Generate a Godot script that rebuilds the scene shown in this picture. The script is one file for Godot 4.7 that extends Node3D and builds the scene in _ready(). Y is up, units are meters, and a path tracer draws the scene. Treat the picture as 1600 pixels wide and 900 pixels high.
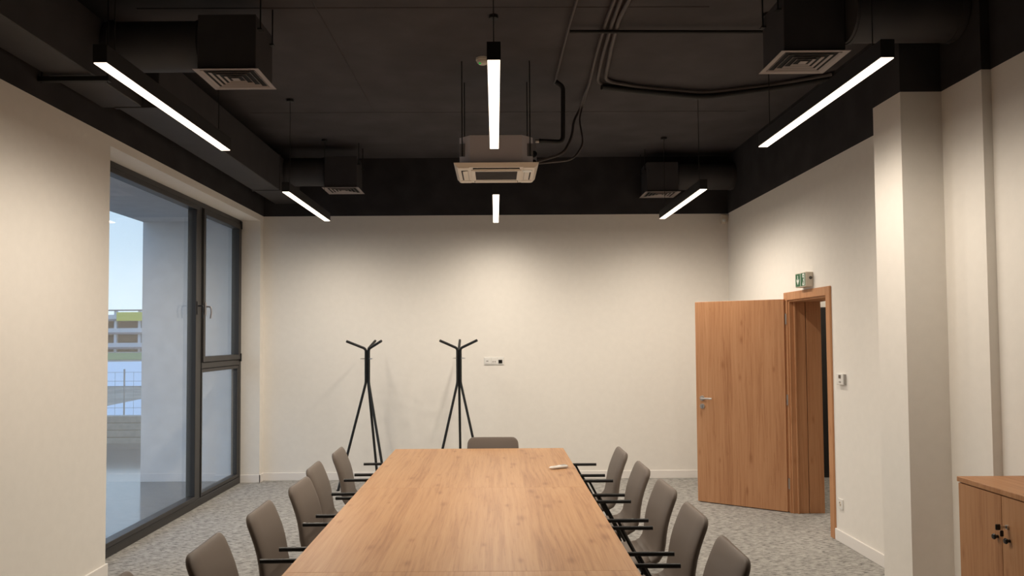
extends Node3D
# A meeting room: V(x, y, d) is a point x metres right of, y above the floor and d metres ahead of where the photographer stands.

var M := {}
var names := {}
var rng := RandomNumberGenerator.new()

const BACK := 9.276       # back wall
const REAR := -2.6        # wall behind the photographer
const LEFT := -2.737
const RIGHT := 2.758
const PAINT := 3.104      # white below, black above
const CEIL := 3.79

func _ready() -> void:
	rng.seed = 7
	camera_and_light()
	materials()
	room()
	window()
	door()
	outside()
	ceiling_services()
	lamps()
	table_and_chairs()
	coat_racks()
	cabinet()
	wall_fittings()

# ------------------------------------------------------------------ camera, sky, exposure
func camera_and_light() -> void:
	var cam := Camera3D.new()
	cam.name = "camera"
	cam.projection = Camera3D.PROJECTION_FRUSTUM
	cam.near = 0.05
	cam.far = 600.0
	cam.size = 900.0 / 1230.0 * cam.near
	cam.frustum_offset = Vector2(26.0, 30.5) / 1230.0 * cam.near
	cam.transform = Transform3D(Basis(Vector3.RIGHT, 0.0386) * Basis(Vector3.BACK, -0.0065), Vector3(0, 1.65, 0))
	add_child(cam)
	cam.current = true
	var env := Environment.new()
	env.background_mode = Environment.BG_SKY
	var sky := Sky.new()
	var sm := ProceduralSkyMaterial.new()
	sm.sky_top_color = Color(0.44, 0.60, 0.80)
	sm.sky_horizon_color = Color(0.71, 0.79, 0.835)
	sm.sky_curve = 0.35
	sm.ground_horizon_color = Color(0.45, 0.46, 0.47)
	sm.ground_bottom_color = Color(0.30, 0.30, 0.30)
	sm.sun_angle_max = 0.0
	sky.sky_material = sm
	env.sky = sky
	env.background_energy_multiplier = 1.9
	env.tonemap_mode = Environment.TONE_MAPPER_LINEAR
	env.tonemap_exposure = 1.0
	env.sdfgi_enabled = true
	env.ssao_enabled = true
	env.ssil_enabled = true
	var we := WorldEnvironment.new()
	we.name = "world_environment"
	we.environment = env
	add_child(we)

const LAMP_ENERGY := 2.5        # lens modules
const LAMP_FACE := 0.85         # even glow of the whole strip
const LAMP_COLOR := Color(1.0, 0.952, 0.885)

# ------------------------------------------------------------------ small helpers
func V(x: float, y: float, d: float) -> Vector3:
	return Vector3(x, y, -d)

func numbered(n: String) -> String:
	if not names.has(n):
		names[n] = 0
		return n
	names[n] += 1
	return "%s_%03d" % [n, names[n]]

func tag(o: Node3D, label: String, category: String, group := "") -> Node3D:
	o.set_meta("label", label)
	o.set_meta("category", category)
	if group:
		o.set_meta("group", group)
	return o

func thing(called: String, label: String, category: String, at := Vector3.ZERO, turn := 0.0, group := "") -> Node3D:
	var o := Node3D.new()
	o.name = numbered(called)
	add_child(o)
	o.position = at
	o.rotation.y = turn
	return tag(o, label, category, group)

func structure(called: String, at := Vector3.ZERO) -> Node3D:
	var o := Node3D.new()
	o.name = called
	o.set_meta("kind", "structure")
	add_child(o)
	o.position = at
	return o

func put(called: String, mesh: Mesh, mat: Material, parent: Node, at := Vector3.ZERO, rot := Vector3.ZERO) -> MeshInstance3D:
	var o := MeshInstance3D.new()
	o.name = called
	o.mesh = mesh
	o.material_override = mat
	o.position = at
	o.rotation = rot
	parent.add_child(o, true)
	return o

func struct_mesh(called: String, mesh: Mesh, mat: Material, at := Vector3.ZERO) -> MeshInstance3D:
	var o := put(called, mesh, mat, self, at)
	o.set_meta("kind", "structure")
	return o

# ------------------------------------------------------------------ geometry
func new_st() -> SurfaceTool:
	var st := SurfaceTool.new()
	st.begin(Mesh.PRIMITIVE_TRIANGLES)
	return st

func face(st: SurfaceTool, pts: Array, n: Vector3, uo := Vector3.ZERO) -> void:
	# a flat convex polygon with normal n, uv in metres along the two axes of its plane (v runs upward or along the room)
	var a := n.abs()
	var order := pts.duplicate()
	var c: Vector3 = (order[1] - order[0]).cross(order[2] - order[0])
	if c.dot(n) > 0.0:
		order.reverse()
	for k in range(1, order.size() - 1):
		for q in [order[0], order[k], order[k + 1]]:
			var p: Vector3 = q - uo
			var uv := Vector2(p.x, p.z)
			if a.x >= a.y and a.x >= a.z:
				uv = Vector2(p.z, p.y)
			elif a.z >= a.y:
				uv = Vector2(p.x, p.y)
			st.set_normal(n)
			st.set_uv(uv)
			st.add_vertex(q)

func add_box(st: SurfaceTool, lo: Vector3, hi: Vector3, b := 0.0) -> void:
	var l := Vector3(minf(lo.x, hi.x), minf(lo.y, hi.y), minf(lo.z, hi.z))
	var h := Vector3(maxf(lo.x, hi.x), maxf(lo.y, hi.y), maxf(lo.z, hi.z))
	var pick := func(s: Vector3, inset: Vector3) -> Vector3:
		return Vector3(h.x - inset.x if s.x > 0 else l.x + inset.x, h.y - inset.y if s.y > 0 else l.y + inset.y, h.z - inset.z if s.z > 0 else l.z + inset.z)
	var axes := [Vector3.RIGHT, Vector3.UP, Vector3.BACK]
	for i in 3:
		var n: Vector3 = axes[i]
		var u: Vector3 = axes[(i + 1) % 3]
		var v: Vector3 = axes[(i + 2) % 3]
		for s in [-1.0, 1.0]:
			var ring := []
			for c in [[-1, -1], [1, -1], [1, 1], [-1, 1]]:
				ring.append(pick.call(n * s + u * c[0] + v * c[1], (u + v) * b))
			face(st, ring, n * s, l)
			if b > 0.0:
				for t in [-1.0, 1.0]:   # the edge between n*s and u*t
					var e1: Vector3 = n * s + u * t
					face(st, [pick.call(e1 - v, (u + v) * b), pick.call(e1 + v, (u + v) * b), pick.call(e1 + v, (n + v) * b), pick.call(e1 - v, (n + v) * b)], e1.normalized(), l)
	if b > 0.0:
		for sx in [-1, 1]:
			for sy in [-1, 1]:
				for sz in [-1, 1]:
					var s := Vector3(sx, sy, sz)
					face(st, [pick.call(s, Vector3(0, b, b)), pick.call(s, Vector3(b, 0, b)), pick.call(s, Vector3(b, b, 0))], s.normalized(), l)

func box(lo: Vector3, hi: Vector3, b := 0.0) -> ArrayMesh:
	var st := new_st()
	add_box(st, lo, hi, b)
	return st.commit()

func cbox(size: Vector3, b := 0.0) -> ArrayMesh:
	return box(-size / 2, size / 2, b)

func rounded(points: Array, radius: float, seg := 5) -> PackedVector3Array:
	var out := PackedVector3Array([points[0]])
	for i in range(1, points.size() - 1):
		var p: Vector3 = points[i]
		var a: Vector3 = points[i - 1] - p
		var b: Vector3 = points[i + 1] - p
		var r: float = minf(radius, minf(a.length(), b.length()) * 0.45)
		var p0 := p + a.normalized() * r
		var p2 := p + b.normalized() * r
		for k in seg + 1:
			var t := float(k) / seg
			out.append(p0.lerp(p, t).lerp(p.lerp(p2, t), t))
	out.append(points[points.size() - 1])
	return out

func add_tube(st: SurfaceTool, pts: PackedVector3Array, r: float, n := 10, caps := true) -> void:
	var t0 := (pts[1] - pts[0]).normalized()
	var side := t0.cross(Vector3.UP if absf(t0.y) < 0.9 else Vector3.RIGHT).normalized()
	var rings := []
	for i in pts.size():
		var t: Vector3
		if i == 0:
			t = t0
		elif i == pts.size() - 1:
			t = (pts[i] - pts[i - 1]).normalized()
		else:
			t = ((pts[i] - pts[i - 1]).normalized() + (pts[i + 1] - pts[i]).normalized()).normalized()
		side = (side - t * side.dot(t)).normalized()
		var up := t.cross(side)
		var ring := []
		for k in n:
			var an := TAU * k / n
			var dir := side * cos(an) + up * sin(an)
			ring.append([pts[i] + dir * r, dir])
		rings.append(ring)
	for i in rings.size() - 1:
		for k in n:
			var a: Array = rings[i][k]
			var b: Array = rings[i][(k + 1) % n]
			var c: Array = rings[i + 1][(k + 1) % n]
			var d: Array = rings[i + 1][k]
			for tri in [[a, c, b], [a, d, c]]:
				for q in tri:
					st.set_normal(q[1])
					st.set_uv(Vector2(float(k) / n, i))
					st.add_vertex(q[0])
	if caps:
		for e in [0, rings.size() - 1]:
			var nn: Vector3 = (pts[0] - pts[1]).normalized() if e == 0 else (pts[e] - pts[e - 1]).normalized()
			var poly := []
			for k in n:
				poly.append(rings[e][k][0])
			face(st, poly, nn)

func tube(pts: Array, r: float, bend := 0.0, n := 10) -> ArrayMesh:
	var st := new_st()
	add_tube(st, rounded(pts, bend) if bend > 0 else PackedVector3Array(pts), r, n)
	return st.commit()

func add_lathe(st: SurfaceTool, prof: Array, n := 24, at := Vector3.ZERO, axis := Basis()) -> void:
	# prof: Vector2(radius, height) from top to bottom or back; hard edges between segments
	for i in prof.size() - 1:
		var a: Vector2 = prof[i]
		var b: Vector2 = prof[i + 1]
		var e := b - a
		var nn := Vector2(e.y, -e.x).normalized()
		for k in n:
			var a0 := TAU * k / n
			var a1 := TAU * (k + 1) / n
			var p := func(q: Vector2, an: float) -> Vector3:
				return at + axis * Vector3(q.x * cos(an), q.y, q.x * sin(an))
			var nr := func(an: float) -> Vector3:
				return axis * Vector3(nn.x * cos(an), nn.y, nn.x * sin(an))
			for tri in [[a, a0, b, a0, b, a1], [a, a0, b, a1, a, a1]]:
				var vs := []
				for w in 3:
					vs.append([p.call(tri[w * 2], tri[w * 2 + 1]), nr.call(tri[w * 2 + 1])])
				if (vs[1][0] - vs[0][0]).cross(vs[2][0] - vs[0][0]).dot(vs[0][1]) > 0:
					vs.reverse()
				for w in vs:
					st.set_normal(w[1])
					st.set_uv(Vector2.ZERO)
					st.add_vertex(w[0])

func lathe(prof: Array, n := 24, axis := Basis()) -> ArrayMesh:
	var st := new_st()
	add_lathe(st, prof, n, Vector3.ZERO, axis)
	return st.commit()

func prism(poly: Array, depth: float) -> ArrayMesh:
	# polygon in x,y extruded from z = 0 to z = depth (front at z = depth)
	var st := new_st()
	var pv := PackedVector2Array(poly)
	var idx := Geometry2D.triangulate_polygon(pv)
	for zz in [[0.0, Vector3.FORWARD], [depth, Vector3.BACK]]:
		for k in range(0, idx.size(), 3):
			var tri := []
			for w in 3:
				tri.append(Vector3(pv[idx[k + w]].x, pv[idx[k + w]].y, zz[0]))
			face(st, tri, zz[1])
	var area := 0.0
	for k in pv.size():
		area += pv[k].cross(pv[(k + 1) % pv.size()])
	for k in pv.size():
		var a := pv[k]
		var b := pv[(k + 1) % pv.size()]
		var e := (b - a) * signf(area)
		face(st, [Vector3(a.x, a.y, 0), Vector3(b.x, b.y, 0), Vector3(b.x, b.y, depth), Vector3(a.x, a.y, depth)], Vector3(e.y, -e.x, 0).normalized())
	return st.commit()

func loft(rings: Array) -> ArrayMesh:
	# rings: arrays of the same number of points, closed round, both ends closed; smooth normals
	var n: int = rings[0].size()
	var verts := PackedVector3Array()
	var uvs := PackedVector2Array()
	var idx := PackedInt32Array()
	for i in rings.size():
		for k in n:
			verts.append(rings[i][k])
			uvs.append(Vector2(rings[i][k].x, rings[i][k].y - rings[i][k].z))
	for i in rings.size() - 1:
		for k in n:
			var a := i * n + k
			var b := i * n + (k + 1) % n
			idx.append_array([a, b, b + n, a, b + n, a + n])
	for e in [0, rings.size() - 1]:
		var mid := Vector3.ZERO
		for q in rings[e]:
			mid += q
		verts.append(mid / n)
		uvs.append(Vector2.ZERO)
		var m := verts.size() - 1
		for k in n:
			var a: int = e * n + k
			var b: int = e * n + (k + 1) % n
			idx.append_array([m, b, a] if e == 0 else [m, a, b])
	var vol := 0.0
	for t in range(0, idx.size(), 3):
		vol += verts[idx[t]].dot(verts[idx[t + 1]].cross(verts[idx[t + 2]]))
	if vol > 0:   # front faces run clockwise
		for t in range(0, idx.size(), 3):
			var s := idx[t + 1]
			idx[t + 1] = idx[t + 2]
			idx[t + 2] = s
	var nor := PackedVector3Array()
	nor.resize(verts.size())
	for t in range(0, idx.size(), 3):
		var c := (verts[idx[t + 2]] - verts[idx[t]]).cross(verts[idx[t + 1]] - verts[idx[t]])
		for w in 3:
			nor[idx[t + w]] += c
	for i in nor.size():
		nor[i] = nor[i].normalized()
	var arr := []
	arr.resize(Mesh.ARRAY_MAX)
	arr[Mesh.ARRAY_VERTEX] = verts
	arr[Mesh.ARRAY_NORMAL] = nor
	arr[Mesh.ARRAY_TEX_UV] = uvs
	arr[Mesh.ARRAY_INDEX] = idx
	var m := ArrayMesh.new()
	m.add_surface_from_arrays(Mesh.PRIMITIVE_TRIANGLES, arr)
	return m

func spow(v: float, e: float) -> float:
	return signf(v) * pow(absf(v), e)

# ------------------------------------------------------------------ materials
func mat(color: Color, rough := 0.6, metal := 0.0, spec := 0.5) -> StandardMaterial3D:
	var m := StandardMaterial3D.new()
	m.albedo_color = color
	m.roughness = rough
	m.metallic = metal
	m.metallic_specular = spec
	return m

func mottle(a: Color, b: Color, freq: float, size := 256, oct := 4, sd := 1) -> NoiseTexture2D:
	var f := FastNoiseLite.new()
	f.seed = sd
	f.frequency = freq
	f.fractal_octaves = oct
	var g := Gradient.new()
	g.set_color(0, a)
	g.set_color(1, b)
	var t := NoiseTexture2D.new()
	t.width = size
	t.height = size
	t.seamless = true
	t.noise = f
	t.color_ramp = g
	return t

func wood_texture(sd: int, w := 768, h := 1024) -> ImageTexture:
	# 1.5 m x 2.0 m of pale oak laminate, grain along v
	var n1 := FastNoiseLite.new()
	n1.seed = sd
	n1.frequency = 1.0
	n1.fractal_octaves = 3
	var n2 := FastNoiseLite.new()
	n2.seed = sd + 11
	n2.frequency = 1.0
	n2.fractal_type = FastNoiseLite.FRACTAL_NONE
	var r := RandomNumberGenerator.new()
	r.seed = sd
	# planks of the print
	var edges := []
	var tones := []
	var x := 0.0
	while x < 1.6:
		edges.append(x)
		tones.append([r.randf_range(-0.22, 0.22), r.randf_range(0, 50), r.randf_range(0.2, 0.8), r.randf_range(3.0, 6.5)])
		x += r.randf_range(0.07, 0.15)
	edges.append(9.0)
	var knots := []
	for k in 26:
		knots.append([r.randf_range(0, 1.5), r.randf_range(0, 2.0), r.randf_range(0.008, 0.022)])
	var light := Color(0.97, 0.80, 0.61)
	var mid := Color(0.90, 0.71, 0.52)
	var dark := Color(0.74, 0.54, 0.37)
	var bytes := PackedByteArray()
	bytes.resize(w * h * 3)
	var at := 0
	for j in h:
		var y := float(j) / h * 2.0
		var pl := 0
		for i in w:
			var xx := float(i) / w * 1.5
			if xx > edges[pl + 1]:
				pl += 1
			var t: Array = tones[pl]
			var px: float = xx - edges[pl]
			var wav := n2.get_noise_2d(xx * 5.0 + t[1], y * 1.3)
			var streak := n1.get_noise_3d(xx * 48.0 + wav * 0.5, y * 0.9, t[1])
			var fine := n2.get_noise_2d(xx * 240.0, y * 3.0 + t[1])
			var arch := sin((px * 60.0 + wav * 1.2 + n2.get_noise_2d(t[1] * 7.0, y * 0.8) * t[3] * 0.5) * 2.2)
			var v: float = 0.52 + t[0] * 0.42 + streak * 0.27 + fine * 0.13 + arch * 0.025 + wav * 0.12
			if n2.get_noise_2d(xx * 60.0 + 31.0, y * 5.0 + t[1]) > 0.55:
				v -= 0.10
			for kn in knots:
				var dx: float = (xx - kn[0])
				if absf(dx) < 0.06:
					var dy: float = (y - kn[1]) * 0.35
					if absf(dy) < 0.06:
						var q: float = sqrt(dx * dx + dy * dy) / kn[2]
						v -= 0.38 * exp(-q * q)
			v = clampf(v, 0.0, 1.0)
			var c := dark.lerp(mid, v * 2.0) if v < 0.5 else mid.lerp(light, v * 2.0 - 1.0)
			bytes[at] = int(c.r * 255)
			bytes[at + 1] = int(c.g * 255)
			bytes[at + 2] = int(c.b * 255)
			at += 3
	return ImageTexture.create_from_image(Image.create_from_data(w, h, false, Image.FORMAT_RGB8, bytes))

func carpet_texture() -> Array:
	var n := 1024
	var a := FastNoiseLite.new()
	a.seed = 3
	a.frequency = 0.055
	a.fractal_octaves = 3
	a.domain_warp_enabled = true
	a.domain_warp_amplitude = 22.0
	a.domain_warp_frequency = 0.02
	var b := FastNoiseLite.new()
	b.seed = 5
	b.frequency = 0.22
	b.fractal_octaves = 2
	var c := FastNoiseLite.new()
	c.seed = 9
	c.frequency = 0.009
	c.fractal_octaves = 3
	var ia := a.get_seamless_image(n, n / 4).get_data()     # stretched to twice its length along u
	var ib := b.get_seamless_image(n, n).get_data()
	var ic := c.get_seamless_image(n, n).get_data()
	var bytes := PackedByteArray()
	bytes.resize(n * n * 3)
	var hgt := PackedByteArray()
	hgt.resize(n * n)
	for j in n:
		for i in n:
			var va := ia[(i / 4) * n + j] / 255.0
			var vb := ib[j * n + i] / 255.0
			var vc := ic[j * n + i] / 255.0
			var v := 0.83 + (vb - 0.5) * 0.34 + (vc - 0.5) * 0.14
			if va < 0.42:
				v -= (0.42 - va) * 1.35
			v = clampf(v, 0.05, 1.0)
			var k := j * n + i
			bytes[k * 3] = int(v * 255)
			bytes[k * 3 + 1] = int(v * 252)
			bytes[k * 3 + 2] = int(v * 246)
			hgt[k] = int(v * 255)
	var bump := Image.create_from_data(n, n, false, Image.FORMAT_L8, hgt)
	bump.convert(Image.FORMAT_RGBA8)
	bump.bump_map_to_normal_map(4.0)
	return [ImageTexture.create_from_image(Image.create_from_data(n, n, false, Image.FORMAT_RGB8, bytes)), ImageTexture.create_from_image(bump)]

func textured(m: StandardMaterial3D, t: Texture2D, scale: float) -> StandardMaterial3D:
	m.albedo_texture = t
	m.uv1_triplanar = true
	m.uv1_world_triplanar = true
	m.uv1_scale = Vector3.ONE * scale
	return m

func materials() -> void:
	M.wall = textured(mat(Color(0.93, 0.91, 0.88), 0.75, 0, 0.3), mottle(Color(0.985, 0.985, 0.985), Color.WHITE, 0.05, 256, 4, 4), 0.8)
	M.black = textured(mat(Color(0.25, 0.24, 0.245), 0.85, 0, 0.25), mottle(Color(0.8, 0.8, 0.8), Color.WHITE, 0.02, 256, 5, 8), 0.45)
	M.ceiling = textured(mat(Color(0.325, 0.31, 0.315), 0.85, 0, 0.25), mottle(Color(0.86, 0.86, 0.86), Color.WHITE, 0.012, 512, 6, 2), 0.3)
	M.duct = textured(mat(Color(0.265, 0.255, 0.26), 0.6, 0, 0.4), mottle(Color(0.88, 0.88, 0.88), Color.WHITE, 0.02, 256, 4, 6), 0.6)
	M.base = mat(Color(0.93, 0.91, 0.89), 0.45)
	var wt := wood_texture(21)
	M.table = mat(Color(0.81, 0.77, 0.735), 0.42, 0, 0.45)
	M.oak = mat(Color(0.815, 0.755, 0.74), 0.5, 0, 0.4)
	M.cabinet = mat(Color(0.745, 0.685, 0.655), 0.48, 0, 0.4)
	for k in ["table", "oak", "cabinet"]:
		M[k].albedo_texture = wt
		M[k].uv1_scale = Vector3(1 / 1.5, 1 / 2.0, 1)
	var ct := carpet_texture()
	M.carpet = textured(mat(Color(0.79, 0.785, 0.78), 0.95, 0, 0.15), ct[0], 1.05)
	M.carpet.normal_enabled = true
	M.carpet.normal_texture = ct[1]
	M.carpet.normal_scale = 0.6
	M.frame = mat(Color(0.20, 0.19, 0.185), 0.45, 0, 0.5)
	M.gasket = mat(Color(0.05, 0.05, 0.05), 0.7)
	M.glass = mat(Color(0.9, 0.95, 0.97, 0.04), 0.0)
	M.glass.transparency = BaseMaterial3D.TRANSPARENCY_ALPHA
	M.leather = mat(Color(0.45, 0.405, 0.37), 0.5, 0, 0.4)
	M.tube = mat(Color(0.075, 0.068, 0.065), 0.38, 0, 0.5)
	M.rack = mat(Color(0.05, 0.055, 0.055), 0.45, 0, 0.5)
	M.housing = mat(Color(0.11, 0.10, 0.10), 0.5)
	M.cable = mat(Color(0.10, 0.095, 0.09), 0.6)
	M.conduit = mat(Color(0.30, 0.27, 0.26), 0.6)
	M.grille = mat(Color(0.60, 0.56, 0.545), 0.5)
	M.hole = mat(Color(0.03, 0.03, 0.03), 0.9)
	M.plastic = mat(Color(0.90, 0.89, 0.87), 0.4)
	M.ivory = mat(Color(0.86, 0.82, 0.76), 0.45)
	M.grey = mat(Color(0.62, 0.60, 0.58), 0.5)
	M.casing = mat(Color(0.80, 0.77, 0.78), 0.5)
	M.zinc = mat(Color(0.62, 0.61, 0.62), 0.5, 0.6)
	M.chrome = mat(Color(0.80, 0.79, 0.78), 0.28, 1.0)
	M.steel = mat(Color(0.75, 0.73, 0.71), 0.35, 1.0)
	M.knob = mat(Color(0.04, 0.035, 0.03), 0.35)
	M.green = mat(Color(0.06, 0.36, 0.20), 0.4)
	M.white = mat(Color(0.92, 0.93, 0.91), 0.4)
	M.screen = mat(Color(0.33, 0.30, 0.27), 0.2)
	M.led = mat(Color(0.1, 0.6, 0.25), 0.4)
	M.led.emission_enabled = true
	M.led.emission = Color(0.1, 0.9, 0.3)
	M.led.emission_energy_multiplier = 0.4
	M.glow = mat(Color(1, 0.97, 0.93), 0.4)
	M.glow.emission_enabled = true
	M.glow.emission = Color(1.0, 0.93, 0.84)
	M.glow.emission_energy_multiplier = 3.0
	M.render = textured(mat(Color(0.95, 0.95, 0.95), 0.85, 0, 0.2), mottle(Color(0.95, 0.95, 0.95), Color.WHITE, 0.03, 256, 4, 14), 0.5)
	M.terrace = textured(mat(Color(0.38, 0.38, 0.38), 0.12, 0, 0.7), mottle(Color(0.86, 0.86, 0.86), Color.WHITE, 0.03, 256, 4, 16), 0.5)
	M.earth = textured(mat(Color(0.70, 0.66, 0.60), 0.95), mottle(Color(0.75, 0.74, 0.72), Color.WHITE, 0.02, 256, 5, 17), 0.15)
	M.path = mat(Color(0.90, 0.92, 0.94), 0.8)
	M.grass = textured(mat(Color(0.58, 0.64, 0.40), 0.95), mottle(Color(0.75, 0.78, 0.7), Color.WHITE, 0.03, 256, 5, 18), 0.06)
	M.plank = textured(mat(Color(0.72, 0.68, 0.62), 0.85), mottle(Color(0.85, 0.85, 0.85), Color.WHITE, 0.03, 256, 4, 19), 0.8)
	M.band = mat(Color(0.80, 0.82, 0.86), 0.8)
	M.dusk = mat(Color(0.48, 0.49, 0.54), 0.8)
	M.yellow = mat(Color(0.86, 0.84, 0.40), 0.7)

# ------------------------------------------------------------------ room shell
func room() -> void:
	struct_mesh("floor", box(V(-3.04, -0.2, REAR - 0.3), V(4.6, 0, BACK + 0.3)), M.carpet)
	struct_mesh("ceiling", box(V(-3.04, CEIL, REAR - 0.3), V(4.6, CEIL + 0.25, BACK + 0.3)), M.ceiling)
	# back wall
	var w := struct_mesh("wall_back", box(V(-3.04, 0, BACK), V(4.6, PAINT, BACK + 0.3)), M.wall)
	put("black_band", box(V(-3.04, PAINT, BACK), V(4.6, CEIL, BACK + 0.3)), M.black, w)
	w = struct_mesh("wall_front", box(V(-3.04, 0, REAR), V(3.1, PAINT, REAR - 0.3)), M.wall)
	put("black_band", box(V(-3.04, PAINT, REAR), V(3.1, CEIL, REAR - 0.3)), M.black, w)
	# left wall with the window opening
	w = struct_mesh("wall_left", box(V(-3.04, 0, REAR), V(LEFT, PAINT, 5.563)), M.wall)
	put("lintel", box(V(-3.04, 3.036, 5.563), V(LEFT, PAINT, BACK)), M.wall, w)
	put("pier", box(V(-3.04, 0, 9.149), V(LEFT, 3.036, BACK)), M.wall, w)
	put("black_band", box(V(-3.04, PAINT, REAR), V(LEFT, CEIL, BACK)), M.black, w)
	# right wall with door opening, pillar and the nearer recesses
	w = struct_mesh("wall_right", box(V(RIGHT, 0, 7.44), V(3.045, PAINT, BACK)), M.wall)
	put("door_head", box(V(RIGHT, 2.02, 6.52), V(3.045, PAINT, 7.44)), M.wall, w)
	put("pier", box(V(RIGHT, 0, 4.9), V(3.045, PAINT, 6.52)), M.wall, w)
	put("pillar", box(V(2.426, 0, 4.652), V(3.045, PAINT, 4.99)), M.wall, w)
	put("pier", box(V(2.672, 0, 4.264), V(3.045, PAINT, 4.652)), M.wall, w)
	put("pier", box(V(2.724, 0, REAR), V(3.045, PAINT, 4.264)), M.wall, w)
	put("black_band", box(V(RIGHT, PAINT, 4.99), V(3.045, CEIL, BACK)), M.black, w)
	put("black_band", box(V(2.426, PAINT, 4.652), V(3.045, CEIL, 4.99)), M.black, w)
	put("black_band", box(V(2.672, PAINT, 4.264), V(3.045, CEIL, 4.652)), M.black, w)
	put("black_band", box(V(2.724, PAINT, REAR), V(3.045, CEIL, 4.264)), M.black, w)
	# baseboards
	var bh := 0.092
	var bt := 0.014
	struct_mesh("baseboard_back", box(V(LEFT, 0, BACK), V(RIGHT, bh, BACK - bt), 0.003), M.base)
	var b := struct_mesh("baseboard_left", box(V(LEFT, 0, REAR), V(LEFT + bt, bh, 5.563 + bt), 0.003), M.base)
	put("reveal_board", box(V(-2.955, 0, 9.149), V(LEFT + bt, bh, 9.149 - bt), 0.003), M.base, b)
	put("corner_board", box(V(LEFT, 0, 9.149 - bt), V(LEFT + bt, bh, BACK - bt), 0.003), M.base, b)
	put("reveal_board", box(V(-2.955, 0, 5.563), V(LEFT, bh, 5.563 + bt), 0.003), M.base, b)
	b = struct_mesh("baseboard_right", box(V(RIGHT, 0, 7.5), V(RIGHT - bt, bh, BACK - bt), 0.003), M.base)
	put("board", box(V(RIGHT, 0, 4.99), V(RIGHT - bt, bh, 6.455), 0.003), M.base, b)
	put("board", box(V(2.426, 0, 4.652 - bt), V(2.426 - bt, bh, 4.99), 0.003), M.base, b)
	put("board", box(V(2.426 - bt, 0, 4.652), V(2.672, bh, 4.652 - bt), 0.003), M.base, b)
	put("board", box(V(2.724, 0, REAR), V(2.724 - bt, bh, 4.25), 0.003), M.base, b)
	struct_mesh("baseboard_front", box(V(LEFT, 0, REAR), V(2.724, bh, REAR + bt), 0.003), M.base)

# ------------------------------------------------------------------ window in the left wall
func window() -> void:
	var w := structure("window_1")
	var xi := -2.955      # inner face of the frame
	var xo := -3.03
	var bar := func(called: String, y0: float, y1: float, d0: float, d1: float, dx := 0.0, m = M.frame, parent: Node = w) -> MeshInstance3D:
		return put(called, box(V(xo, y0, d0), V(xi + dx, y1, d1), 0.003), m, parent)
	# outer frame
	bar.call("bottom_rail", 0.0, 0.075, 5.563, 9.149)
	bar.call("top_rail", 2.985, 3.036, 5.563, 9.149)
	bar.call("jamb", 0.075, 2.985, 5.563, 5.63)
	bar.call("jamb", 0.075, 2.985, 9.085, 9.149)
	bar.call("mullion", 0.075, 2.985, 7.815, 7.915, -0.004, M.frame)
	for g in [7.80, 7.925]:
		put("shadow_gap", box(V(xo, 0.08, g - 0.008), V(xi + 0.001, 2.98, g + 0.008)), M.gasket, w)
	bar.call("transom", 1.36, 1.42, 7.915, 9.085)
	# tall sash on the near side, upper sash and fixed light on the far side
	for s in [["tall_sash", 5.635, 7.79, 0.08, 2.98, 0.058, 0.04, 0.014], ["upper_sash", 7.935, 9.08, 1.425, 2.98, 0.055, 0.055, 0.014], ["fixed_light", 7.92, 9.085, 0.08, 1.355, 0.045, 0.035, -0.004]]:
		var sash := Node3D.new()
		sash.name = s[0]
		w.add_child(sash)
		var d0: float = s[1]
		var d1: float = s[2]
		var y0: float = s[3]
		var y1: float = s[4]
		var t: float = s[5]
		var th: float = s[6]
		var dx: float = s[7]
		bar.call("rail", y0, y0 + th, d0, d1, dx, M.frame, sash)
		bar.call("rail", y1 - th, y1, d0, d1, dx, M.frame, sash)
		bar.call("stile", y0 + th, y1 - th, d0, d0 + t, dx, M.frame, sash)
		bar.call("stile", y0 + th, y1 - th, d1 - t, d1, dx, M.frame, sash)
		for gx in [-2.985, -3.005]:
			put("pane", pane(gx, y0 + th - 0.008, y1 - th + 0.008, d0 + t - 0.008, d1 - t + 0.008), M.glass, sash)
	# handles and hinges
	for h in [[7.752, "dark"], [7.968, "steel"]]:
		var hx := xi + 0.014
		put("handle_plate", box(V(hx, 1.90, h[0] - 0.013), V(hx + 0.012, 2.03, h[0] + 0.013), 0.003), M.frame if h[1] == "dark" else M.zinc, w)
		put("window_handle", tube([V(hx, 1.985, h[0]), V(hx + 0.06, 1.985, h[0]), V(hx + 0.066, 1.93, h[0]), V(hx + 0.056, 1.865, h[0])], 0.008, 0.02), M.tube if h[1] == "dark" else M.zinc, w)
	for y in [1.40, 2.93]:
		put("hinge", tube([V(xi + 0.012, y, 9.10), V(xi + 0.012, y + 0.09, 9.10)], 0.011), M.gasket, w)

func pane(x: float, y0: float, y1: float, d0: float, d1: float) -> ArrayMesh:
	var st := new_st()
	face(st, [V(x, y0, d0), V(x, y0, d1), V(x, y1, d1), V(x, y1, d0)], Vector3.RIGHT)
	return st.commit()

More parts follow.
